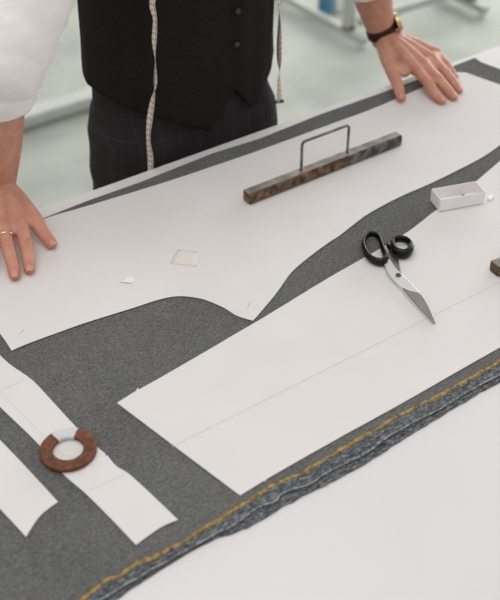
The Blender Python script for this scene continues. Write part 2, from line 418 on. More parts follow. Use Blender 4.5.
# selvedge band between the yellow stripe and the white thread
band = yw + ww[::-1]
sheet('selvedge_band', band, FZ + .0001, .0006, M['cloth_edge'], None, .2, cloth)
tag(strip_mesh('selvedge_stripe', yw, .0068, FZ + .0003, .0011, M['selvedge'], cloth, .0016, 8, lambda x: .35 * nz(x, 0, 25, 9)), 'mustard yellow stripe')
tag(strip_mesh('selvedge_thread', ww, .0022, FZ + .0003, .0009, M['stitch'], cloth, .0012, 8, lambda x: .5 * nz(x, 0, 40, 2)), 'whitish thread edge')

# ------------------------------------------------------------------ paper pattern pieces
def edge_lift(amp, seed):
    return lambda x, y: amp * (.5 + .5 * nz(x, y, 5, seed)) + .0004 * abs(nz(x, y, 18, seed))
def pencil(name, a, b, m, parent, w=.0009):
    A, B = at(*a, PT), at(*b, PT)
    d = (B - A); n = 60; bm = bmesh.new(); s = Vector((-d.y, d.x, 0)).normalized() * w / 2; prev = None
    for i in range(n + 1):
        p = A + d * (i / n); lf = parent['lf'](p.x, p.y) if False else 0
        z = PT + LIFT[parent.name](p.x, p.y) + .00025
        row = [bm.verts.new((p.x - s.x, p.y - s.y, z)), bm.verts.new((p.x + s.x, p.y + s.y, z))]
        if prev: bm.faces.new((prev[0], row[0], row[1], prev[1]))
        prev = row
    return obj(name, bm, m, parent)
LIFT = {}
def paper(outline_px, label, seed, amp=.0006, group=None):
    out = spline2(px(outline_px, PT), 4)
    l = edge_lift(amp, seed)
    o = sheet('paper_pattern', out, PZ, .0004, M['paper'], l, .02)
    LIFT[o.name] = l
    return tag(o, label, 'paper pattern', group)
back = paper([(-60, 258, 's'), (40, 220.5), (87, 206.4), (140, 190.3), (200, 171), (260, 150.5), (332, 124), (380, 106), (458, 72.5, 's'), (466, 73, 's'), (500, 85), (560, 106, 's'), (545, 112), (500, 145.5), (476, 161),
    (432, 183), (400, 197), (370, 213), (356, 223), (340, 235.6), (331.5, 241), (313.5, 254), (292, 272), (277.5, 292), (261, 312), (253, 321, 's'), (247, 319.3), (236, 315.5), (224, 308),
    (209, 301.5), (198, 298.3), (179, 296.5), (160, 299.7), (128, 310), (83, 324), (32, 342.5), (11.5, 351, 's'), (0, 334), (-30, 300, 's')],
    'largest white paper pattern with curved lower edge, lying under both hands', 11, .0012)
front = paper([(560, 112, 's'), (500, 161, 's'), (476, 181.5, 's'), (435, 211), (400, 237), (330, 277), (262, 318.5), (165, 375), (139, 389.5, 's'), (137.5, 387.8, 's'), (136, 391, 's'), (117, 403, 's'), (180, 450.5), (240, 495.5, 's'), (264.5, 480.5, 's'), (265.2, 482.4, 's'), (266.5, 479.2, 's'), (330, 443), (400, 404.5), (500, 347.5), (600, 293, 's')],
    'long white paper pattern with square end, lying under the shears and along the selvedge', 23, .0004)
s1 = paper([(-60, 300, 's'), (0, 355.5), (12, 366), (32, 380), (52, 401), (76, 427), (96, 446), (105.5, 454, 's'), (105.5, 456, 's'), (107.5, 455.6, 's'), (116, 466), (130, 475), (155, 498), (178, 520, 's'), (160, 528), (136, 545, 's'), (112, 520), (86, 494), (62, 473), (40, 446), (0, 407), (-60, 350, 's')],
    'narrow white paper strip held down by the rusty ring', 5, .0008)
s2 = paper([(-60, 378, 's'), (0, 440), (30, 471.5), (58, 502, 's'), (40, 516), (26, 537, 's'), (0, 509), (-60, 448, 's')],
    'short white paper strip with slanted end at the lower left, nothing on it', 8, .0006)
bpy.context.view_layer.update()
pencil('grain_line', (172, 447), (620, 222), M['pencil'], front)
pencil('grain_line', (-20, 372), (84, 476), M['pencil'], s1, .0005)
pencil('fold_line', (86, 492), (126, 474), M['pencil'], s1, .0007)
pencil('fold_line', (0, 391), (24, 380), M['pencil'], s1, .0007)
pencil('pencil_note', (20.5, 334), (24, 330), M['pencil_dark'], back, .001)
pencil('pencil_note', (247.5, 308), (250, 303.5), M['pencil_dark'], back, .0012)

# small tape scraps on the large pattern
def scrap(pts, m, label, zup):
    w = [at(*p, PT) for p in pts]; c = sum(w, Vector()) / len(w)
    bm = bmesh.new(); l = LIFT[back.name]; n = 6; g = []
    for i in range(n + 1):
        a = w[0].lerp(w[1], i / n); b = w[3].lerp(w[2], i / n)
        g.append([bm.verts.new((*(a.lerp(b, j / 4).xy), PT + l(a.x, a.y) + .0002 + zup * (abs(j / 2 - 1) ** 2))) for j in range(5)])
    for i in range(n):
        for j in range(4): bm.faces.new((g[i][j], g[i + 1][j], g[i + 1][j + 1], g[i][j + 1]))
    o = obj('tape_scrap', bm, m); s = o.modifiers.new('s', 'SOLIDIFY'); s.thickness = .0001; s.offset = 1
    return tag(o, label, 'tape')
scrap([(170, 264), (196, 267), (199, 252), (178, 250)], M['tape_yellow'], 'small square of yellowish tape stuck on the large pattern, right of the other scrap', 0)
scrap([(120, 283), (131, 284.5), (136, 279), (127, 277.5)], M['card'], 'tiny white curled tape scrap on the large pattern, nearer the left hand', .0014)

# ------------------------------------------------------------------ ring weight
rc = at(68, 448.5, PT + .006); rz = PT + LIFT[s1.name](rc.x, rc.y) + .0006
ringw = empty('ring_weight', (rc.x, rc.y, rz), 'flat rusty brown iron ring with a patch of pale tape, on the narrow paper strip', 'weight')
prof = [(.0183, .0005), (.0183, .0048), (.0190, .0055), (.0325, .0056), (.0336, .0049), (.0338, .0006), (.0332, 0), (.0190, 0)]
def ringmesh(a0, a1, prof, n, closed):
    bm = bmesh.new(); rows = []
    for i in range(n if closed else n + 1):
        a = a0 + (a1 - a0) * i / n
        k = 1 + .006 * noise.noise(Vector((math.cos(a) * 2, math.sin(a) * 2, 4)))
        rows.append([bm.verts.new((rc.x + r * k * math.cos(a), rc.y + r * k * math.sin(a), rz + z)) for r, z in prof])
    m = len(prof)
    for i in range(n if closed else n):
        p, q = rows[i], rows[(i + 1) % len(rows)]
        for k in range(m): bm.faces.new((p[k], q[k], q[(k + 1) % m], p[(k + 1) % m]))
    if not closed: bm.faces.new(rows[0]); bm.faces.new(rows[-1][::-1])
    return bm
obj('ring_body', ringmesh(0, 2 * PI, prof, 96, True), M['copper_rust'], ringw)
def angto(x, y):
    p = at(x, y, rz + .006); return math.atan2(p.y - rc.y, p.x - rc.x)
a0, a1 = angto(77, 430), angto(54, 436)
if a1 < a0: a1 += 2 * PI
tp = [(.0177, .0001), (.0177, .0052), (.0186, .0061), (.0330, .0062), (.0343, .0052), (.0345, .0001)]
tag(obj('tape_patch', ringmesh(a0, a1, tp, 18, False), M['tape'], ringw), 'pale translucent tape wrapped over the rim')

# ------------------------------------------------------------------ iron bar weights
def iron_bar(cx, cy, z, length, w, h, rot, label, handle, group='iron bar weights'):
    e = empty('bar_weight', (cx, cy, z), label, 'weight', group)
    T = Matrix.Translation((cx, cy, z)) @ Matrix.Rotation(rot, 4, 'Z')
    bm = bmesh.new(); n = 40; c = .0022
    sec = [(-w / 2 + c, 0), (w / 2 - c, 0), (w / 2, c), (w / 2, h - c), (w / 2 - c, h), (-w / 2 + c, h), (-w / 2, h - c), (-w / 2, c)]
    rows = []
    for i in range(n + 1):
        x = -length / 2 + length * i / n
        s = .9 if i in (0, n) else 1
        if i == 1: x -= length / n * .85
        if i == n - 1: x += length / n * .85
        rows.append([bm.verts.new(T @ Vector((x, y * s + .0003 * nz(x, y, 90, 1), h / 2 + (zz - h / 2) * s + (.0004 * nz(x, y, 70, 2) if zz > 0 else 0)))) for y, zz in sec])
    for i in range(n):
        for k in range(8):
            f = bm.faces.new((rows[i][k], rows[i + 1][k], rows[i + 1][(k + 1) % 8], rows[i][(k + 1) % 8]))
            x = (i + .5) / n
            f.material_index = 1 if k == 4 else (2 if x > .62 and handle else 0)
    bm.faces.new(rows[0][::-1]); bm.faces.new(rows[-1])
    obj('bar_body', bm, [M['iron_rust'], M['iron_top'], M['iron_dark']], e, False)
    if handle:
        x0, x1, ht, r = handle; q = .007
        pts = [(x0, 0, h - .002), (x0, 0, h + ht * .5), (x0, 0, h + ht - q)]
        pts += [(x0 + q * (1 - math.cos(a)), 0, h + ht - q + q * math.sin(a)) for a in (R(30), R(60), R(90))]
        pts += [((x0 + x1) / 2, 0, h + ht)]
        pts += [(x1 - q * (1 - math.cos(a)), 0, h + ht - q + q * math.sin(a)) for a in (R(90), R(60), R(30))]
        pts += [(x1, 0, h + ht - q), (x1, 0, h + ht * .5), (x1, 0, h - .002)]
        bm = bmesh.new(); add_tube(bm, [T @ Vector(p) for p in pts], [(r, r)] * len(pts), 10, 3, Vector((0, 1, 0)))
        hd = obj('handle', bm, M['rod'], e)
    return e
bz = PT + .0018
iron_bar(.936, 1.1195, bz, .318, .019, .0200, 0, 'long rusty square iron bar with arched handle on the large pattern', (-.051, .045, .053, .0024))
iron_bar(1.130, .755, PT + .0012, .33, .021, .0180, R(-3), 'second iron bar without visible handle, end poking in at the right edge', None)

# ------------------------------------------------------------------ card box with pins, chalk
bc = Vector((1.0515, .9295, 0)); bt = PT + .0016; BT = Matrix.Translation((bc.x, bc.y, bt)) @ Matrix.Rotation(math.atan2(-.024, .0745), 4, 'Z')
bx = empty('card_box', (bc.x, bc.y, bt), 'small open white card box on the paper near the right edge', 'box')
L_, W_, H_, t_ = .0385, .0165, .0215, .0011
bm = bmesh.new(); add_box(bm, -L_, L_, -W_, W_, 0, t_, BT); obj('box_bottom', bm, M['card'], bx, False)
bm = bmesh.new()
add_box(bm, -L_, L_, -W_, -W_ + t_, t_, H_, BT); add_box(bm, -L_, L_, W_ - t_, W_, t_, H_, BT)
add_box(bm, -L_, -L_ + t_, -W_ + t_, W_ - t_, t_, H_, BT); add_box(bm, L_ - t_, L_, -W_ + t_, W_ - t_, t_, H_, BT)
obj('box_side', bm, M['card'], bx, False)
for i, (x, y, a, lb) in enumerate(((.004, .005, 20, 'dark steel pin lying in the white card box, nearest its middle'), (.014, .002, 75, 'dark steel pin lying crosswise in the white card box'), (.020, -.004, -30, 'dark steel pin in the white card box, nearest its right end'))):
    T = BT @ Matrix.Translation((x, y, t_ + .0012 + .0)) @ Matrix.Rotation(R(a), 4, 'Z')
    p = empty('pin', T.translation, lb, 'pin', 'pins in the card box')
    bm = bmesh.new(); add_tube(bm, [T @ Vector((-.009, 0, 0)), T @ Vector((.009, 0, .0))], [.0005, .0005], 8, 2); obj('pin_shaft', bm, M['pin'], p)
    bm = bmesh.new(); add_ball(bm, T @ Vector((.009, 0, .0006)), .0017, seg=12); obj('pin_head', bm, M['pin'], p)
ck = at(490.5, 197.5, PT + .004)
bm = bmesh.new(); T = Matrix.Translation((ck.x, ck.y, PT + .0016)) @ Matrix.Rotation(R(20), 4, 'Z')
add_box(bm, -.006, .006, -.0035, .0035, 0, .004, T)
tag(bevel(obj('chalk_piece', bm, M['chalk'], None, False), .001), 'small bright white piece of chalk lying just right of the card box', 'chalk')

# ------------------------------------------------------------------ tailor's shears
sz = PT + .0012
sh = empty('tailor_shears', (*at(398, 276, sz).xy, sz), 'large steel shears with black handles, lying open-looped on the front pattern', 'scissors')
def z2(x, y, z): return at(350 + x / 5, 210 + y / 5, z)     # measured plan of the shears
def plate(name, pts, z0, th_, m, bev=.0005, sub=4, taper=None):
    out = spline2([(z2(p[0], p[1], z0 + th_).x, z2(p[0], p[1], z0 + th_).y) + tuple(p[2:]) for p in pts], sub)
    bm = bmesh.new(); a = [bm.verts.new((x, y, z0)) for x, y in out]; b = [bm.verts.new((x, y, z0 + th_)) for x, y in out]
    bm.faces.new(a[::-1]); bm.faces.new(b)
    for i in range(len(out)):
        j = (i + 1) % len(out); bm.faces.new((a[i], a[j], b[j], b[i]))
    o = obj(name, bm, m, sh, False); bevel(o, bev, 2); return o
# lower blade (its cutting edge shows along the left) with the shank of the small bow
tag(plate('lower_blade', [(228, 300, 's'), (212, 330), (229, 362), (300, 450), (358, 512), (402, 552), (424, 563, 's'), (402, 520), (330, 420), (268, 335, 's')], sz, .0022, M['blade']), 'thin lower blade edge')
plate('lower_shank', [(196, 198, 's'), (222, 190, 's'), (240, 240), (250, 290), (262, 330, 's'), (222, 330, 's'), (205, 280), (188, 240)], sz + .0003, .0026, M['blade_ground'])
# upper blade with the shank of the large bow
up_z = sz + .0026
plate('upper_shank', [(168, 262, 's'), (190, 240, 's'), (206, 255), (228, 288), (262, 322), (300, 360), (330, 392), (345, 412, 's'), (300, 402), (262, 385), (232, 362), (205, 332), (184, 300)], up_z, .003, M['blade'])
tag(plate('upper_blade', [(262, 384, 's'), (300, 400), (343, 411, 's'), (368, 436), (395, 485), (415, 530), (428, 562, 's'), (405, 548), (350, 488), (300, 430)], up_z, .0026, M['blade_ground']), 'hollow ground darker blade')
pv = z2(241, 327, up_z + .003)
bm = bmesh.new(); bmesh.ops.create_cone(bm, cap_ends=True, segments=24, radius1=.0042, radius2=.0038, depth=.0022, matrix=Matrix.Translation((pv.x, pv.y, up_z + .0034)))
add_box(bm, -.0038, .0038, -.0005, .0005, 0, .0003, Matrix.Translation((pv.x, pv.y, up_z + .0045)) @ Matrix.Rotation(.6, 4, 'Z'))
bevel(obj('pivot_screw', bm, M['screw'], sh, False), .0004)
def bow(name, cps, hz, r):
    pts = [Vector((*z2(p[0], p[1], hz).xy, hz + (p[2] if len(p) > 2 else 0))) for p in cps]
    bm = bmesh.new(); add_tube(bm, pts, [r] * len(pts) if not isinstance(r, list) else r, 14, 6, closed=True)
    return obj(name, bm, M['black'], sh)
bow('large_bow', [(88, 128), (120, 121), (146, 142), (163, 190), (178, 235), (166, 258), (132, 256), (98, 238), (76, 205), (66, 165)], sz + .0070,
    [(.0028, .0054), (.0028, .0054), (.0030, .0056), (.0034, .0060), (.0042, .0064), (.0048, .0066), (.0044, .0066), (.0038, .0064), (.0032, .006), (.0029, .0056)])
bow('small_bow', [(214, 160), (240, 145), (275, 148), (300, 168), (303, 196), (280, 218), (246, 216), (220, 195)], sz + .0085,
    [(.0036, .0065), (.0034, .0065), (.0034, .0065), (.0038, .007), (.0048, .008), (.0055, .0085), (.0055, .0085), (.0045, .0075)])
bm = bmesh.new(); pp = [z2(x, y, sz + .006) for x, y in ((190, 178), (203, 190), (222, 196))]
add_tube(bm, [Vector((p.x, p.y, sz + .006)) for p in pp], [(.003, .004), (.0034, .0045), (.004, .005)], 12, 3); obj('bow_stop', bm, M['black'], sh)

# =================================================================== PERSON
man = empty('person', (.84, 1.44, 0), 'man in dark vest and white shirt leaning over the table with both hands flat', 'person')
CX, CY = .850, 1.43
SR, SL = Vector((.655, 1.36, 1.43)), Vector((1.02, 1.36, 1.43))      # shoulders
ER, EL = Vector((.452, 1.265, 1.20)), Vector((1.185, 1.385, 1.21))      # elbows
WR, WL = at(-3, 181, .968), at(382.5, 34, .964)                         # wrists
def hand(bm, W, E, f, th, pal_r):
    red = []
    for name, j in f.items():
        P = [at(*q) for q in j]
        base, tip = (.0105, .0086) if name != 'pinky' else (.0086, .0070)
        r = [(base * 1.02, base * .95), (base * .98, base * .95), (base * .92, base * .88), (tip, tip * .88)]
        add_tube(bm, P, r, 14, 5)
        mc = W.lerp(P[0], .08)
        mid = W.lerp(P[0], .55) + Vector((0, 0, .003))
        add_tube(bm, [mc, mid, P[0]], [(.013, .0145), (.0125, .0125), (.0112, .0108)], 14, 5)
        low = Vector((0, 0, -.010))
        add_tube(bm, [mc + low * .6, mid + low, P[0] + low * .35], [(.012, .014), (.012, .013), (.010, .009)], 12, 4)
        add_ball(bm, P[0] + Vector((0, 0, .002)), (.0105, .0105, .0098)); add_ball(bm, P[1] + Vector((0, 0, .0006)), (base * 1.06, base * 1.06, base * .98))
        red += [(P[0], .012, .6), (P[1], .010, .75), (P[2], .007, .4), (P[3], .012, .8)]
    ks = ['index', 'middle', 'ring', 'pinky']
    for k1, k2 in zip(ks, ks[1:]):
        A_ = at(*f[k1][0]).lerp(at(*f[k1][1]), .42); B_ = at(*f[k2][0]).lerp(at(*f[k2][1]), .42)
        A0, B0 = at(*f[k1][0]), at(*f[k2][0])
        add_tube(bm, [A0.lerp(B0, .5), A_.lerp(B_, .5) + Vector((0, 0, -.002))], [(.0105, .0095), (.0085, .0070)], 12, 4)
    P = [at(*q) for q in th]
    add_tube(bm, [W.lerp(P[0], .35), P[0], P[1], P[2], P[3]], [(.017, .017), (.0165, .016), (.0128, .0122), (.0108, .0100), (.0094, .0078)], 16, 5)
    add_ball(bm, P[0].lerp(P[1], .55), (.0155, .0155, .013))
    i0 = at(*f['index'][0]); web = P[1].lerp(i0, .45) + Vector((0, 0, -.004)); add_ball(bm, web.lerp(W, .12), (.017, .017, .0105)); add_ball(bm, P[1].lerp(i0, .5) + Vector((0, 0, -.004)), (.010, .010, .008))
    red += [(P[2], .010, .5), (P[3], .012, .8)]
    return red
FR = dict(index=[(20, 220, .934), (25.5, 243, .9285), (28.2, 257, .919), (29.3, 269.5, .9135)],
          middle=[(2.5, 222, .937), (8, 247, .930), (12.5, 264, .919), (14.5, 275.5, .9135)],
          ring=[(-16, 223, .936), (-15, 246, .929), (-12, 261, .919), (-9, 271, .9135)],
          pinky=[(-32, 217, .932), (-37, 236, .926), (-38, 247, .918), (-38, 256, .9125)])
TR = [(17, 200, .943), (34, 219, .931), (42.5, 232.5, .9215), (51.5, 244, .914)]
FL = dict(index=[(417, 70.5, .935), (428.5, 83.5, .929), (435, 94, .919), (442, 100.5, .9135)],
          middle=[(424, 64, .938), (438, 79, .931), (448, 90.5, .919), (454, 97, .9135)],
          ring=[(432, 58.5, .936), (446, 73.5, .929), (454, 83.5, .919), (459, 90, .9135)],
          pinky=[(436, 53, .932), (446, 64, .926), (451, 71, .918), (455, 76.5, .9125)])
TL = [(387, 54, .944), (392.5, 72, .932), (398, 86, .922), (401, 98, .9145)]
bm = bmesh.new()
red = hand(bm, WR, ER, FR, TR, 1) + hand(bm, WL, EL, FL, TL, 1)
for S, E, W, s in ((SR, ER, WR, -1), (SL, EL, WL, 1)):
    side = 1
    add_tube(bm, [W + (W - E).normalized() * .012, W, W.lerp(E, .3), W.lerp(E, .62), W.lerp(E, .9), E], [(a_ * (1 if s < 0 else .86), b_ * (1 if s < 0 else .9)) for a_, b_ in ((.030, .0195), (.0315, .0215), (.042, .035), (.048, .042), (.045, .043), (.038, .040))], 20, 5, up=Vector((0, 1, .2)))
    add_tube(bm, [E, E.lerp(S, .3), E.lerp(S, .6), S + Vector((-s * .012, 0, -.012))], [.040, .045, .048, .048], 20, 5)
# torso, pelvis, legs, neck, head: one surface
add_tube(bm, [(CX, CY, .86), (CX, CY, .98), (CX, 1.42, 1.10), (CX, 1.395, 1.25), (CX, 1.375, 1.38), (CX, 1.365, 1.46)], [(.160, .098), (.155, .094), (.150, .092), (.160, .100), (.175, .098), (.11, .07)], 28, 6, up=Vector((0, -1, 0)))
for s in (-1, 1):
    add_tube(bm, [(CX + s * .078, CY + .005, .93), (CX + s * .084, CY, .80), (CX + s * .098, CY + .01, .52), (CX + s * .10, CY + .025, .40), (CX + s * .10, CY + .03, .10)], [.072, .074, .058, .054, .038], 20, 5, up=Vector((0, -1, 0)))
    add_tube(bm, [(CX + s * .10, CY + .05, .045), (CX + s * .105, CY - .06, .035), (CX + s * .11, CY - .15, .028)], [(.036, .035), (.042, .030), (.038, .018)], 16, 4)
NB = Vector((CX, 1.36, 1.46)); HC = Vector((CX - .005, 1.285, 1.655))
add_tube(bm, [NB, NB.lerp(HC, .45), HC], [.064, .058, .058], 20, 5, up=Vector((0, -1, 0)))
HR = Matrix.Rotation(R(18), 3, 'X')
def hp(x, y, z): return HC + HR @ Vector((x, y, z))
add_ball(bm, hp(0, .012, .025), (.077, .098, .095), HR, 24); add_ball(bm, hp(0, -.022, -.03), (.060, .070, .082), HR, 24)
add_ball(bm, hp(0, -.068, -.088), (.028, .022, .022), HR)
add_tube(bm, [hp(0, -.088, .012), hp(0, -.108, -.022), hp(0, -.100, -.034)], [(.008, .008), (.0115, .010), (.011, .008)], 12, 4)
for s in (-1, 1):
    add_ball(bm, hp(s * .011, -.098, -.032), .0085)
    add_ball(bm, hp(s * .030, -.082, .024), (.022, .010, .007), HR)
    add_ball(bm, hp(s * .036, -.070, -.025), (.020, .010, .018), HR)
    add_tube(bm, [hp(s * .077, .006, .012), hp(s * .085, .016, 0), hp(s * .078, .006, -.028)], [(.008, .014), (.009, .018), (.007, .009)], 12, 4)
add_ball(bm, hp(0, -.091, -.056), (.023, .008, .0045), HR); add_ball(bm, hp(0, -.090, -.066), (.020, .009, .0055), HR)
body = obj('body', bm, M['skin'], man)
remesh(body, .0023, 6, .5)
me = body.data
at_r = me.attributes.new('redness', 'FLOAT', 'POINT')
vals = [0.0] * len(me.vertices)
for v in me.vertices:
    if v.co.z < 1.0 and v.co.y < 1.34:
        k = 0
        for p, r, a in red:
            d = (v.co - p).length
            if d < r * 2: k = max(k, a * math.exp(-(d / r) ** 2))
        vals[v.index] = k
at_r.data.foreach_set('value', vals)
# nails
def nail(tip, dip):
    d = (tip - dip).normalized(); up_ = Vector((0, 0, 1)); up_ = (up_ - d * up_.dot(d)).normalized(); sd = d.cross(up_)
    bm = bmesh.new(); g = []
    c = tip + d * .0015
    for i in range(7):
        u = -1 + 2 * i / 6
        row = []
        for j in range(7):
            w = -1 + 2 * j / 6; k = .0056 * (1 - .12 * u * u * (1 if u < 0 else .8))
            row.append(bm.verts.new(c + d * (.0062 * u * (1 - .18 * w * w)) + sd * (k * w) + up_ * (.0078 - .0032 * w * w - .0016 * max(u, 0) ** 2 )))
        g.append(row)
    for i in range(6):
        for j in range(6): bm.faces.new((g[i][j], g[i + 1][j], g[i + 1][j + 1], g[i][j + 1]))
    o = obj('fingernail', bm, M['nail'], man); s = o.modifiers.new('s', 'SOLIDIFY'); s.thickness = .0006
    return o
for F_ in (FR, FL):
    for k in F_: nail(at(*F_[k][3]), at(*F_[k][2]))
for T_ in (TR, TL): nail(at(*T_[3]), at(*T_[2]))
# eyes
for s in (-1, 1):
    bm = bmesh.new(); add_ball(bm, hp(s * .031, -.0765, .003), .0105); ey = obj('eye', bm, M['eye'], man)
    bm = bmesh.new(); add_ball(bm, hp(s * .031, -.0845, .002), (.0048, .0036, .0048)); obj('iris', bm, M['iris'], ey)
for s in (-1, 1):
    bm = bmesh.new(); add_tube(bm, [hp(s * .014, -.094, .030), hp(s * .030, -.092, .036), hp(s * .048, -.080, .031)], [(.0025, .0035), (.0028, .004), (.002, .002)], 10, 4)
    obj('eyebrow', bm, M['hair'], man)
bm = bmesh.new(); add_ball(bm, hp(0, .022, .040), (.084, .100, .092), HR, 32)
bmesh.ops.delete(bm, geom=[v for v in bm.verts if (HR.inverted() @ (v.co - HC)).z < .030 - .7 * min(0, -(HR.inverted() @ (v.co - HC)).y) * 0 - (.085 if (HR.inverted() @ (v.co - HC)).y > .015 else -.022)], context='VERTS')
o = obj('hair', bm, M['hair'], man); s = o.modifiers.new('s', 'SOLIDIFY'); s.thickness = .008

# ---- clothes: torso shells
def sup(a, b, phi, e=2.3):
    s, c = math.sin(phi), math.cos(phi)
    k = (abs(s) ** e + abs(c) ** e) ** (-1 / e)
    return a * s * k, -b * c * k
def interp(tab, t):
    for (a, va), (b, vb) in zip(tab, tab[1:]):
        if a <= t <= b:
            u = (t - a) / (b - a); 
            return va + (vb - va) * u if not isinstance(va, tuple) else tuple(x + (y - x) * u for x, y in zip(va, vb))
    return tab[-1][1] if t > tab[-1][0] else tab[0][1]
VT = [(.85, (.178, .119, CY)), (1.0, (.175, .119, CY)), (1.12, (.170, .118, 1.424)), (1.25, (.174, .121, 1.405)), (1.36, (.192, .120, 1.390)), (1.44, (.165, .105, 1.375)), (1.49, (.085, .075, 1.365))]
hem = [(-180, 1.035), (-120, 1.02), (-80, 1.008), (-62, .998), (-37, .972), (-5.5, .928), (3, .955), (12, .991), (24, .940), (36, .960), (60, .998), (100, 1.02), (180, 1.035)]
bm = bmesh.new(); NA, NV = 180, 40; rows = []
for j in range(NV + 1):
    row = []
    for i in range(NA):
        ph = -180 + 360 * i / NA
        z0 = interp(hem, ph); z1 = 1.475 - .05 * abs(math.sin(R(ph))) - (.0 if abs(ph) > 60 else .12 * (1 - abs(ph - 12) / 60 if abs(ph - 12) < 60 else 0))
        z = z0 + (z1 - z0) * j / NV
        a, b, cy = interp(VT, z)
        x, y = sup(a, b, R(ph), 2.08)
        e = .0035 if ph > 12 and ph < 90 else 0
        wr = .0025 * noise.noise(Vector((ph * .05, z * 14, 2))) + .002 * noise.noise(Vector((ph * .1, z * 4, 7)))
        n = Vector((x / a, y / b, 0)).normalized() * (e + wr + .002)
        row.append(bm.verts.new((CX + x + n.x, cy + y + n.y, z)))
    rows.append(row)
for j in range(NV):
    for i in range(NA):
        ph = -180 + 360 * i / NA
        # arm holes
        zc = rows[j][i].co.z
        if abs(abs(ph) - 90) < 26 and zc > 1.30: continue
        bm.faces.new((rows[j][i], rows[j][(i + 1) % NA], rows[j + 1][(i + 1) % NA], rows[j + 1][i]))
bmesh.ops.delete(bm, geom=[v for v in bm.verts if not v.link_faces], context='VERTS')
vest = obj('vest', bm, M['vest'], man); s = vest.modifiers.new('s', 'SOLIDIFY'); s.thickness = .0035; s.offset = -1
tag(vest, 'black buttoned wool vest')
for z in (1.076, 1.135, 1.195, 1.255, 1.31):
    a, b, cy = interp(VT, z); x, y = sup(a, b, R(11.6), 2.08)
    bm = bmesh.new(); T = Matrix.Translation((CX + x, cy + y - .0085, z)) @ Matrix.Rotation(R(90), 4, 'X')
    bmesh.ops.create_cone(bm, cap_ends=True, segments=20, radius1=.0050, radius2=.0045, depth=.003, matrix=T)
    o = obj('button', bm, M['button'], vest)
    bevel(o, .0008)
# shirt body inside the vest, with collar
ST = [(.97, (.165, .106, CY)), (1.12, (.165, .108, 1.424)), (1.25, (.174, .112, 1.405)), (1.36, (.182, .112, 1.390)), (1.44, (.158, .097, 1.375)), (1.475, (.082, .074, 1.366)), (1.50, (.070, .070, 1.358))]
bm = bmesh.new(); rows = []
for j in range(29):
    z = 1.06 + (1.50 - 1.06) * j / 28; a, b, cy = interp(ST, z)
    rows.append([bm.verts.new((CX + sup(a, b, 2 * PI * i / 72)[0], cy + sup(a, b, 2 * PI * i / 72)[1], z)) for i in range(72)])
for j in range(28):
    for i in range(72): bm.faces.new((rows[j][i], rows[j][(i + 1) % 72], rows[j + 1][(i + 1) % 72], rows[j + 1][i]))
shirt = obj('shirt', bm, M['shirt'], man); tag(shirt, 'white cotton shirt with rolled sleeves')
bm = bmesh.new(); add_tube(bm, [(CX + .072 * math.sin(a), 1.352 - .066 * math.cos(a), 1.492 + .012 * (1 - math.cos(a)) / 2) for a in [2 * PI * k / 12 for k in range(12)]], [(.005, .020)] * 12, 10, 4, closed=True)
obj('collar', bm, M['shirt'], shirt)
# sleeves
def sleeve(pts, rad, seed, cuffpts, cuffr):
    bm = bmesh.new(); n = 70; seg = 48; rows = []
    raw = [tuple(p) + (r,) for p, r in zip(pts, rad)]
    for i in range(n + 1):
        t = i / n * (len(raw) - 1); s = cr(raw, min(t, len(raw) - 1 - 1e-6)); s2 = cr(raw, min(t + .03, len(raw) - 1 - 1e-6)); s1_ = cr(raw, max(t - .03, 0))
        p = Vector(s[:3]); d = (Vector(s2[:3]) - Vector(s1_[:3])).normalized()
        a = d.cross(Vector((0, 1, .1))).normalized(); b = d.cross(a)
        row = []
        for k in range(seg):
            an = 2 * PI * k / seg
            q = math.cos(an) * a + math.sin(an) * b
            w = 1 + .045 * noise.noise(Vector((q.x * 1.5 + seed, q.y * 1.5, i * .16))) + .022 * noise.noise(Vector((q.x * 1.2, seed, i * .5))) + .028 * noise.noise(Vector((q.x * .9 + 5, q.y * .8 + seed, i * .75))) + .014 * noise.noise(Vector((q.x * 1.6 + 2, q.y * 1.6, i * 1.3 + seed)))
            row.append(bm.verts.new(p + q * s[3] * w))
        rows.append(row)
    for i in range(n):
        for k in range(seg): bm.faces.new((rows[i][k], rows[i][(k + 1) % seg], rows[i + 1][(k + 1) % seg], rows[i + 1][k]))
    o = obj('sleeve', bm, M['shirt'], shirt); s = o.modifiers.new('s', 'SOLIDIFY'); s.thickness = .002
    bm = bmesh.new(); rows = []
    A, B = cuffpts; d = (B - A).normalized(); a = d.cross(Vector((0, 1, .1))).normalized(); b = d.cross(a)
    prof = [(0, -.002), (0, .0035), (.1, .0048), (.5, .0042), (.9, .0048), (1, .0025), (1, -.002)]
    for k in range(48):
        an = 2 * PI * k / 48; q = math.cos(an) * a + math.sin(an) * b
        w = 1 + .02 * noise.noise(Vector((q.x * 2, q.y * 2, seed)))
        rows.append([bm.verts.new(A.lerp(B, t) + q * ((cuffr[0] + (cuffr[1] - cuffr[0]) * t) * w + h)) for t, h in prof])
    for k in range(48):
        for j in range(7): bm.faces.new((rows[k][j], rows[(k + 1) % 48][j], rows[(k + 1) % 48][(j + 1) % 7], rows[k][(j + 1) % 7]))
    obj('cuff', bm, M['shirt'], o)
CR = WR.lerp(ER, .68)
sleeve([SR + Vector((.085, .0, .002)), SR + Vector((.03, .0, .002)), SR.lerp(ER, .35) + Vector((.012, 0, 0)), SR.lerp(ER, .75) + Vector((.014, 0, 0)), ER + Vector((.012, 0, -.01)), WR.lerp(ER, .88) + Vector((.006, 0, 0)), CR], [.060, .070, .078, .074, .069, .065, .060], 3, (CR, CR.lerp(ER, .46)), (.059, .062))
CL = WL.lerp(EL, .43)
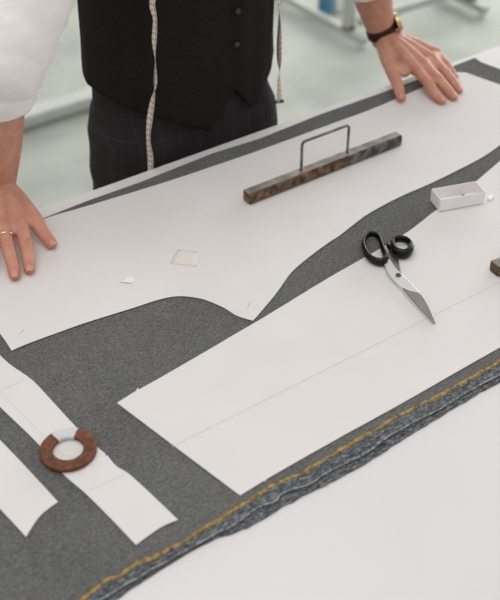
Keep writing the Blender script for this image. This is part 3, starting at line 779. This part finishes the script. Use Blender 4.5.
sleeve([SL - Vector((.085, 0, -.002)), SL - Vector((.03, 0, -.002)), SL.lerp(EL, .35), SL.lerp(EL, .75), EL, WL.lerp(EL, .8), CL], [.060, .070, .076, .072, .064, .056, .050], 8, (CL, CL.lerp(EL, .30)), (.050, .054))
# trousers
bm = bmesh.new()
add_tube(bm, [(CX + .004, CY, .84), (CX + .004, CY, .93), (CX, CY, 1.00), (CX, CY, 1.05)], [(.174, .113), (.170, .113), (.164, .108), (.160, .104)], 40, 6, up=Vector((0, -1, 0)))
for s in (-1, 1):
    add_tube(bm, [(CX + .004 + s * .086, CY + .005, .90), (CX + .004 + s * .088, CY, .78), (CX + s * .098, CY + .01, .50), (CX + s * .103, CY + .02, .30), (CX + s * .104, CY + .025, .07)], [(.094, .110), (.096, .103), (.082, .085), (.078, .082), (.078, .085)], 28, 6, up=Vector((0, -1, 0)))
tr = obj('trousers', bm, M['trousers'], man); remesh(tr, .008, 3, .5)
for v in tr.data.vertices:
    k = .006 * noise.noise(Vector((v.co.x * 9, v.co.y * 9, v.co.z * 20))) + .003 * noise.noise(Vector((v.co.x * 26, v.co.y * 20, v.co.z * 12)))
    v.co += Vector((v.co.x - CX, v.co.y - CY, 0)).normalized() * k
tag(tr, 'dark grey checked wool trousers')
for s in (-1, 1):
    shoe = bmesh.new()
    add_tube(shoe, [(CX + s * .10, CY + .085, .052), (CX + s * .10, CY + .03, .058), (CX + s * .105, CY - .06, .044), (CX + s * .112, CY - .15, .034), (CX + s * .112, CY - .19, .03)], [(.036, .044), (.041, .052), (.047, .038), (.046, .027), (.032, .02)], 20, 5)
    sho = obj('shoe', shoe, M['shoe'], man)
    bm = bmesh.new(); add_tube(bm, [(CX + s * .10, CY + .09, .009), (CX + s * .104, CY - .04, .009), (CX + s * .112, CY - .195, .009)], [(.038, .009), (.046, .009), (.034, .009)], 16, 5); obj('sole', bm, M['dark_plastic'], sho)

# ---- wedding band, watch
a_, b_ = at(*FR['middle'][0]), at(*FR['middle'][1]); c_ = a_.lerp(b_, .62); d_ = (b_ - a_).normalized()
sd = d_.cross(Vector((0, 0, 1))).normalized(); u_ = sd.cross(d_)
bm = bmesh.new(); pts = [c_ + sd * (.0112 * math.cos(t)) + u_ * (.0108 * math.sin(t)) for t in [2 * PI * k / 16 for k in range(16)]]
add_tube(bm, pts, [(.0010, .0019)] * 16, 8, 3, closed=True, up=d_)
tag(obj('wedding_ring', bm, M['ring']), 'slim shiny gold ring on a finger of the left hand in the photo', 'ring')
ax = (WL - EL).normalized(); c_ = WL.lerp(EL, .045)
wat = empty('wristwatch', c_, 'gold wristwatch on brown leather strap, worn above the hand at the top right', 'watch')
out = (Vector((1, -.42, .5)) - ax * Vector((1, -.42, .5)).dot(ax)).normalized(); oth = ax.cross(out)
bm = bmesh.new(); sa = ax.cross(Vector((0, 1, .2))).normalized(); sb_ = ax.cross(sa).normalized()
pts = [c_ + sa * (.0292 * math.cos(t)) + sb_ * (.0222 * math.sin(t)) for t in [2 * PI * k / 20 for k in range(20)]]
rr = [((.0018, .0112) if abs(math.cos(2 * PI * k / 40)) < 2 else 0) for k in range(20)]
add_tube(bm, pts, rr, 12, 3, closed=True, up=ax)
obj('strap', bm, M['leather_brown'], wat)
cc = c_ + out * .0325
bk = Vector((0, 1, -.3)); bk = (bk - ax * bk.dot(ax)).normalized()
rotm = Matrix((oth, ax, out)).transposed().to_4x4()
bm = bmesh.new(); bmesh.ops.create_cone(bm, cap_ends=True, segments=40, radius1=.0195, radius2=.0188, depth=.0085, matrix=Matrix.Translation(cc) @ rotm)
cs = bevel(obj('watch_case', bm, M['gold'], wat, False), .0012)
bm = bmesh.new(); bmesh.ops.create_cone(bm, cap_ends=True, segments=40, radius1=.0170, radius2=.0165, depth=.0012, matrix=Matrix.Translation(cc + out * .0048) @ rotm)
obj('dial', bm, M['dial'], cs, False)
bm = bmesh.new(); add_box(bm, -.0005, .0005, 0, .010, 0, .0004, Matrix.Translation(cc + out * .0056) @ rotm); add_box(bm, 0, .007, -.0005, .0005, 0, .0004, Matrix.Translation(cc + out * .0056) @ rotm)
obj('watch_hands', bm, M['dark_plastic'], cs, False)
bm = bmesh.new(); add_tube(bm, [cc + ax * .0175, cc + ax * .0208], [.0024, .0024], 10, 2); obj('crown', bm, M['gold'], cs)
bm = bmesh.new(); add_box(bm, -.0115, .0115, -.008, .008, -.0015, .0015, Matrix.Translation(c_ + bk * .0245) @ Matrix((ax.cross(bk), ax, bk)).transposed().to_4x4()); obj('buckle', bm, M['gold'], wat, False)

# ---- measuring tape round the neck
def ribbon(pts, w, name, parent, m):
    """pts: (x, y, z, twist degrees)"""
    bm = bmesh.new(); uvl = bm.loops.layers.uv.new('UVMap'); n = (len(pts) - 1) * 12; L = 0; prevp = None; rows = []; vs = []
    for i in range(n + 1):
        s = cr(pts, min(i / 12, len(pts) - 1 - 1e-6)); s2 = cr(pts, min(i / 12 + .04, len(pts) - 1 - 1e-6)); s0 = cr(pts, max(i / 12 - .04, 0))
        p = Vector(s[:3]); d = (Vector(s2[:3]) - Vector(s0[:3])).normalized()
        a = d.cross(Vector((0, -1, .3))).normalized(); b = d.cross(a); t = R(s[3])
        q = a * math.cos(t) + b * math.sin(t)
        if prevp: L += (p - prevp).length
        prevp = p; rows.append([bm.verts.new(p - q * w / 2), bm.verts.new(p + q * w / 2)]); vs.append(L)
    for i in range(n):
        f = bm.faces.new((rows[i][0], rows[i][1], rows[i + 1][1], rows[i + 1][0]))
        for lp, uv in zip(f.loops, ((0, vs[i]), (1, vs[i]), (1, vs[i + 1]), (0, vs[i + 1]))): lp[uvl].uv = uv
    o = obj(name, bm, m, parent); sm = o.modifiers.new('s', 'SOLIDIFY'); sm.thickness = .0005
    return o
mt = empty('measuring_tape', (.75, 1.30, .9), 'narrow cream measuring tape hung round the neck, both ends in front of the vest', 'measuring tape')
def q(x, y, Y, tw): p = aty(x, y, Y); return (p.x, p.y, p.z, tw)
rp = [q(150.5, 185, 1.306, 25), q(150.5, 160, 1.303, 20), q(148.5, 140, 1.302, 35), q(150, 118, 1.3, 20), q(153, 98, 1.298, 35), q(155.5, 82, 1.296, 80), q(155.5, 60, 1.294, 60), q(154.5, 40, 1.290, 30), q(155, 18, 1.286, 35), q(153, 0, 1.282, 20),
      (.735, 1.262, 1.26, 15), (.750, 1.252, 1.36, 0), (.765, 1.275, 1.46, -10), (.79, 1.37, 1.535, -40), (.836, 1.43, 1.55, -80), (.885, 1.37, 1.535, -140), (.925, 1.28, 1.46, -170), (.975, 1.26, 1.38, -180), (1.01, 1.29, 1.28, -180),
      q(277.5, -15, 1.335, -190), q(279, 5, 1.335, -225), q(279.5, 22, 1.335, -250), q(279, 45, 1.335, -268), q(279, 62, 1.335, -262), q(279, 78, 1.335, -215), q(279.5, 101, 1.335, -195)]
rb = ribbon(rp, .0145, 'tape_band', mt, M['ribbon'])
ep = aty(279.5, 101.5, 1.335)
bm = bmesh.new(); add_box(bm, -.0078, .0078, -.0009, .0009, -.003, .003, Matrix.Translation(ep) @ Matrix.Rotation(R(-20), 4, 'Z')); obj('metal_tip', bm, M['tin'], mt, False)

# =================================================================== BACKGROUND under-frames
e = empty('table_frame', (2.86, 3.1, 0), 'pale steel frame with foot bars on the floor, behind the watch hand at the top', 'table frame')
def box_part(name, x0, x1, y0, y1, z0, z1, m, bv=.006):
    bm = bmesh.new(); add_box(bm, x0, x1, y0, y1, z0, z1); bevel(obj(name, bm, m, e, False), bv)
for x, y0, ym, y1 in ((2.555, 2.855, 2.96, 3.45), (3.16, 2.79, 2.89, 3.40)):
    box_part('foot_bar', x - .018, x + .018, y0, y1, .02, .05, M['steel_tube'])
    box_part('leg', x - .022, x + .022, ym - .018, ym + .018, .05, .74, M['steel_tube'])
    box_part('bracket', x - .023, x + .023, ym - .022, ym + .022, .05, .064, M['brass_joint'], .003)
    for yy in (y0 + .02, y1 - .02):
        bm = bmesh.new(); bmesh.ops.create_cone(bm, cap_ends=True, segments=20, radius1=.017, radius2=.016, depth=.02, matrix=Matrix.Translation((x, yy, .01))); obj('foot_pad', bm, M['white_plastic'], e)
box_part('stretcher', 2.578, 3.137, 2.925 - .015, 2.925 + .015, .066, .100, M['steel_tube'])
for x in (2.555, 3.16): box_part('top_bar', x - .02, x + .02, 2.88, 3.40, .74, .765, M['steel_tube'])
# left low frame behind the sleeve
e = empty('base_frame', (1.3, 3.05, 0), 'pale steel base frame low on the floor between sleeve and trousers', 'frame')
bm = bmesh.new(); add_box(bm, .55, 1.62, 3.02, 3.10, .020, .060); bevel(obj('rail', bm, M['steel_tube'], e, False), .008)
for x in (.60, 1.58):
    bm = bmesh.new(); add_box(bm, x - .02, x + .02, 3.025, 3.065, 0, .020); obj('foot', bm, M['dark_plastic'], e, False)
bm = bmesh.new(); add_box(bm, .62, .66, 3.025, 3.065, .060, .70); obj('leg', bm, M['steel_tube'], e, False)
# blue and white items
bp_ = at(325, 14.5, 0)
e = empty('plastic_bottle', (bp_.x, bp_.y, 0), 'small blue plastic bottle on the floor beside the steel frame', 'bottle')
bm = bmesh.new(); add_tube(bm, [(bp_.x, bp_.y, .022), (bp_.x, bp_.y, .09)], [.032, .032], 24, 3); obj('bottle_body', bm, M['blue'], e)
bm = bmesh.new(); add_tube(bm, [(bp_.x, bp_.y, .115), (bp_.x, bp_.y, .145)], [.014, .014], 16, 2); obj('cap', bm, M['white_plastic'], e)
wp = at(337, 9, 0)
bm = bmesh.new(); add_box(bm, wp.x - .035, wp.x + .035, wp.y - .035, wp.y + .035, 0, .07)
tag(bevel(obj('storage_tub', bm, M['white_plastic'], None, False), .01), 'small white tub on the floor between blue bottle and steel leg', 'tub')

# =================================================================== LIGHT, CAMERA
w = bpy.data.worlds.new('World'); bpy.context.scene.world = w; w.use_nodes = True
bg = w.node_tree.nodes['Background']; bg.inputs['Color'].default_value = (.96, .98, 1, 1); bg.inputs['Strength'].default_value = .58
def area(name, loc, target, sx, sy, power, col):
    l = bpy.data.lights.new(name, 'AREA'); l.shape = 'RECTANGLE'; l.size = sx; l.size_y = sy; l.energy = power; l.color = col
    o = bpy.data.objects.new(name, l); C.objects.link(o); o.location = loc
    o.rotation_euler = (Vector(target) - Vector(loc)).to_track_quat('-Z', 'Y').to_euler(); return o
area('side_window_light', (7.3, 3.2, 2.0), (3.0, 2.6, .2), 5, 1.9, 240, (.96, 1, .98))
area('window_light', (3.6, 7.7, 2.3), (1.9, 1.4, .6), 8, 2.0, 185, (1, .99, .96))
area('ceiling_light', (.2, .9, 3.2), (.6, .9, 0), 3.0, 2.0, 30, (1, .955, .93))

cam = bpy.data.cameras.new('Camera'); co = bpy.data.objects.new('Camera', cam); C.objects.link(co)
co.matrix_world = Matrix.Translation(EYE) @ Matrix((RT, UP, -FW)).transposed().to_4x4()
cam.sensor_fit = 'VERTICAL'; cam.sensor_height = 36; cam.lens = FOC / 600 * 36; cam.clip_start = .05
cam.dof.use_dof = True; cam.dof.focus_distance = 1.45; cam.dof.aperture_fstop = 4.6
sc = bpy.context.scene; sc.camera = co
sc.view_settings.view_transform = 'Standard'; sc.view_settings.look = 'None'; sc.view_settings.gamma = 1; sc.view_settings.exposure = 0
sc.view_settings.use_curve_mapping = False
